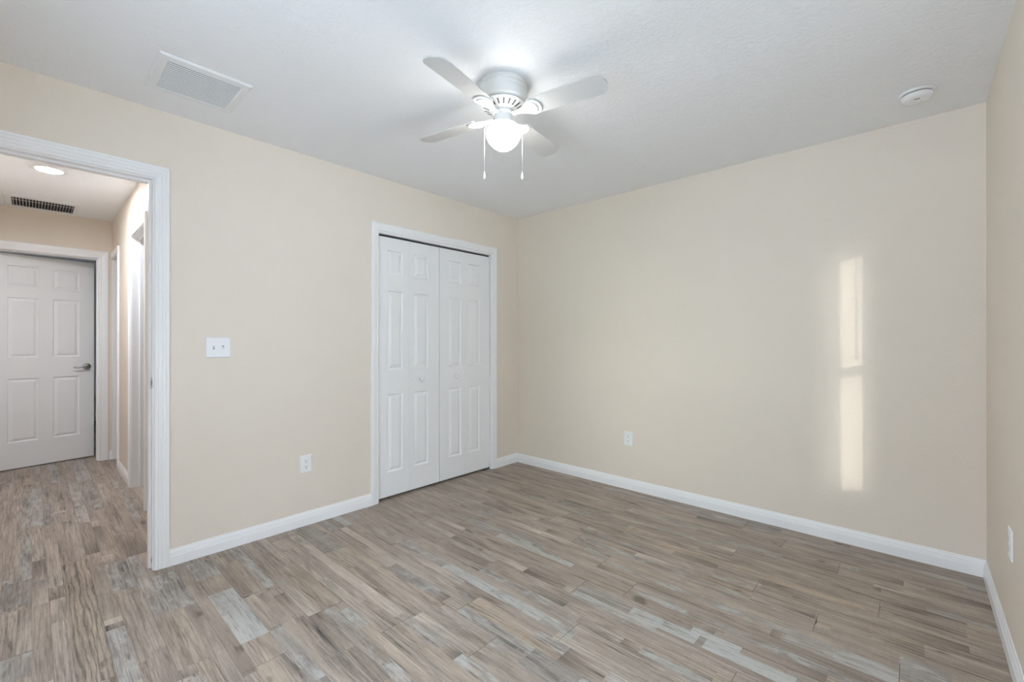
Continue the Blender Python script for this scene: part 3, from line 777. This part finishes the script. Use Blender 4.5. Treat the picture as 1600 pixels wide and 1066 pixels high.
# ------------------------------------------------------------------ hall downlight
dl = empty('ceiling_downlight', (-1.575, -3.225, H))
tag(dl, 'round flush hall ceiling light glowing warm white', 'ceiling light')
bm = bmesh.new(); lathe(bm, [(.068, -.0125), (.071, -.016), (.090, -.0155), (.103, -.010), (.106, -.004), (.106, -.0004), (.068, -.0004)], 48, cap0=False, cap1=False)
bmesh.ops.remove_doubles(bm, verts=bm.verts, dist=1e-6)
smooth_angle(link('trim_ring', bm, M_FAN, dl))
bm = bmesh.new(); lathe(bm, [(0, -.002), (.0675, -.002), (.0675, -.0125), (.055, -.014), (0, -.0146)], 48)
p = link('lens', bm, M_LENS, dl); p['label'] = 'glowing warm white lens'

# ------------------------------------------------------------------ air grilles
def grille(name, x0, x1, y0, y1, ix0, ix1, iy0, iy1, label, cat, along, count, th, tilt, cross=None):
    cx, cy = (x0+x1)/2, (y0+y1)/2
    root = empty(name, (cx, cy, H)); tag(root, label, cat)
    x0, x1, ix0, ix1 = (q-cx for q in (x0, x1, ix0, ix1)); y0, y1, iy0, iy1 = (q-cy for q in (y0, y1, iy0, iy1))
    bm = bmesh.new()
    rings = []
    for (a0, a1, b0, b1), z in (((x0, x1, y0, y1), -.0004), ((x0, x1, y0, y1), -.0035), ((x0+.006, x1-.006, y0+.006, y1-.006), -.0095), ((ix0-.004, ix1+.004, iy0-.004, iy1+.004), -.0105), ((ix0, ix1, iy0, iy1), -.0085), ((ix0, ix1, iy0, iy1), -.0004)):
        rings.append([bm.verts.new(q) for q in ((a0,b0,z),(a1,b0,z),(a1,b1,z),(a0,b1,z))])
    for p, q in zip(rings, rings[1:]):
        for i in range(4): bm.faces.new((p[i], p[(i+1)%4], q[(i+1)%4], q[i]))
    link('grille_frame', bm, M_VENT, root)
    bm = bmesh.new(); box(bm, ix0, ix1, iy0, iy1, -.0012, -.0006); link('duct_opening', bm, M_DARK, root)
    bm = bmesh.new()
    for k in range(count):
        q = bmesh.ops.create_cube(bm, size=1.0)['verts']
        if along == 'y':
            x = ix0 + (ix1-ix0)*(k+.5)/count
            bmesh.ops.transform(bm, matrix=Matrix.Translation((x, (iy0+iy1)/2, -.0068)) @ Matrix.Rotation(tilt, 4, 'Y') @ Matrix.Diagonal((th, iy1-iy0-.0006, .0011, 1)), verts=q)
        else:
            y = iy0 + (iy1-iy0)*(k+.5)/count
            bmesh.ops.transform(bm, matrix=Matrix.Translation(((ix0+ix1)/2, y, -.0062)) @ Matrix.Rotation(tilt, 4, 'X') @ Matrix.Diagonal((ix1-ix0-.0006, th, .0011, 1)), verts=q)
    link('louvers', bm, M_VENT, root)
    if cross is not None:
        bm = bmesh.new(); box(bm, cross-cx-.004, cross-cx+.004, iy0, iy1, -.0098, -.0088); link('cross_bar', bm, M_VENT, root)
    for yy in ((y0+iy0)/2, (y1+iy1)/2):
        bm = bmesh.new(); lathe(bm, [(.0045, -.0096), (.0045, -.0112), (.003, -.0122), (0, -.0124)], 12, ((ix0+ix1)/2, yy))
        link('screw', bm, M_VENT, root)
    return root
grille('air_grille', .250, .615, -2.945, -2.590, .278, .575, -2.908, -2.624, 'square white louvered ceiling grille in the bedroom near the doorway', 'air vent', 'y', 17, .0068, R(-30))
grille('air_grille', -3.045, -2.565, -3.475, -3.015, -3.005, -2.650, -3.428, -3.045, 'white hall ceiling register with dark slots between its fins', 'air vent', 'x', 20, .0075, R(70), -2.735)

# ------------------------------------------------------------------ smoke detector
sm = empty('smoke_detector', (2.970, -.352, H))
tag(sm, 'round white smoke detector on the ceiling near the right wall', 'smoke detector')
bm = bmesh.new(); lathe(bm, [(0, -.0005), (.070, -.0005), (.0705, -.004), (.069, -.0085), (.066, -.010), (0, -.010)], 48)
smooth_angle(link('mounting_plate', bm, M_PLAST, sm))
bm = bmesh.new(); lathe(bm, [(0, -.0102), (.0575, -.0102), (.0575, -.0142), (0, -.0142)], 48)
p = link('sensor_gap', bm, M_SLOT, sm); p['label'] = 'dark air gap around the body'
bm = bmesh.new(); lathe(bm, [(0, -.0143), (.060, -.0143), (.0615, -.017), (.060, -.026), (.055, -.034), (.046, -.0385), (.030, -.0405), (0, -.041)], 48)
smooth_angle(link('detector_body', bm, M_PLAST, sm))
bm = bmesh.new(); lathe(bm, [(0, -.040), (.012, -.0405), (.012, -.0425), (.009, -.0436), (0, -.0438)], 24, (.012, .022))
link('test_button', bm, M_VENT, sm)
bm = bmesh.new()
for k in range(2): box(bm, -.010, .010, -.030+.005*k, -.028+.005*k, -.0412, -.0398)
link('sounder_slots', bm, M_SLOT, sm)

# ------------------------------------------------------------------ wall plates
def plate_bm(w, h, d=.0055):
    bm = bmesh.new()
    a, b = w/2, h/2
    fr = []
    for s, x in ((0, 0), (0, .002), (.0035, d), (.006, d+.0003)):
        fr.append([bm.verts.new((x, y, z)) for y, z in ((-a+s, -b+s), (a-s, -b+s), (a-s, b-s), (-a+s, b-s))])
    bm.faces.new(fr[0]); bm.faces.new(fr[-1])
    for p, q in zip(fr, fr[1:]):
        for i in range(4): bm.faces.new((p[i], p[(i+1)%4], q[(i+1)%4], q[i]))
    return bm
def outlet(loc, rz, label):
    r = empty('wall_outlet', loc, rz); tag(r, label, 'outlet', group='white wall outlets')
    link('cover_plate', plate_bm(.0775, .1145), M_PLAST, r)
    for zc in (.0195, -.0195):
        bm = bmesh.new()
        pts = []
        for k in range(24):
            t = 2*math.pi*k/24; pts.append((max(-.0172, min(.0172, .0195*math.cos(t))), max(-.0145, min(.0145, .0175*math.sin(t)))+zc))
        extrude_poly(bm, pts, .0058, .0075, lambda p: (p[2], p[0], p[1]))
        s = link('socket', bm, M_PLAST, r)
        bm = bmesh.new()
        box(bm, .0074, .0078, -.0078, -.0056, zc-.001, zc+.0085); box(bm, .0074, .0078, .0052, .0070, zc, zc+.0075)
        pts = [(.0032*math.cos(2*math.pi*k/14), .0034*math.sin(2*math.pi*k/14)+zc-.0078) for k in range(14)]
        extrude_poly(bm, pts, .0074, .0078, lambda p: (p[2], p[0], p[1]))
        link('slots', bm, M_SLOT, s)
    bm = bmesh.new(); extrude_poly(bm, [(.003*math.cos(2*math.pi*k/14), .003*math.sin(2*math.pi*k/14)) for k in range(14)], .0058, .0072, lambda p: (p[2], p[0], p[1]))
    link('screw', bm, M_VENT, r)
    return r
outlet((.0006, -2.0855, .4035), 0, 'white duplex outlet low on the wall left of the closet')
outlet((1.2295, -.0006, .4145), R(-90), 'white duplex outlet low on the back wall, left of the sun patch')
outlet((W-.0006, -.805, .445), R(180), 'white duplex outlet seen edge-on low on the wall at the right edge')

sw = empty('light_switch', (.0006, -2.5815, 1.175))
tag(sw, 'white double toggle switch plate between the doorway and the closet', 'light switch')
link('cover_plate', plate_bm(.123, .117), M_PLAST, sw)
for y, up in ((-.023, 1), (.023, -1)):
    bm = bmesh.new(); box(bm, .0056, .0066, y-.0052, y+.0052, -.012, .012); c = link('toggle_collar', bm, M_VENT, sw)
    bm = bmesh.new()
    v = box(bm, 0, .0165, -.0042, .0042, -.0055, .0055)
    for q in v:
        if q.co.x > .01: q.co.z *= .72; q.co.y *= .85
    bm.transform(Matrix.Translation((.0050, y, 0)) @ Matrix.Rotation(R(-27*up), 4, 'Y'))
    link('toggle', bm, M_PLAST, sw)
    for z in (.030, -.030):
        bm = bmesh.new(); extrude_poly(bm, [(y+.003*math.cos(2*math.pi*k/14), z+.003*math.sin(2*math.pi*k/14)) for k in range(14)], .0056, .0066, lambda p: (p[2], p[0], p[1]))
        link('screw', bm, M_VENT, sw)
    bm = bmesh.new(); box(bm, .0064, .0068, y-.0046, y+.0046, -.0095 if up > 0 else .005, -.005 if up > 0 else .0095); link('toggle_slot', bm, M_SLOT, c)
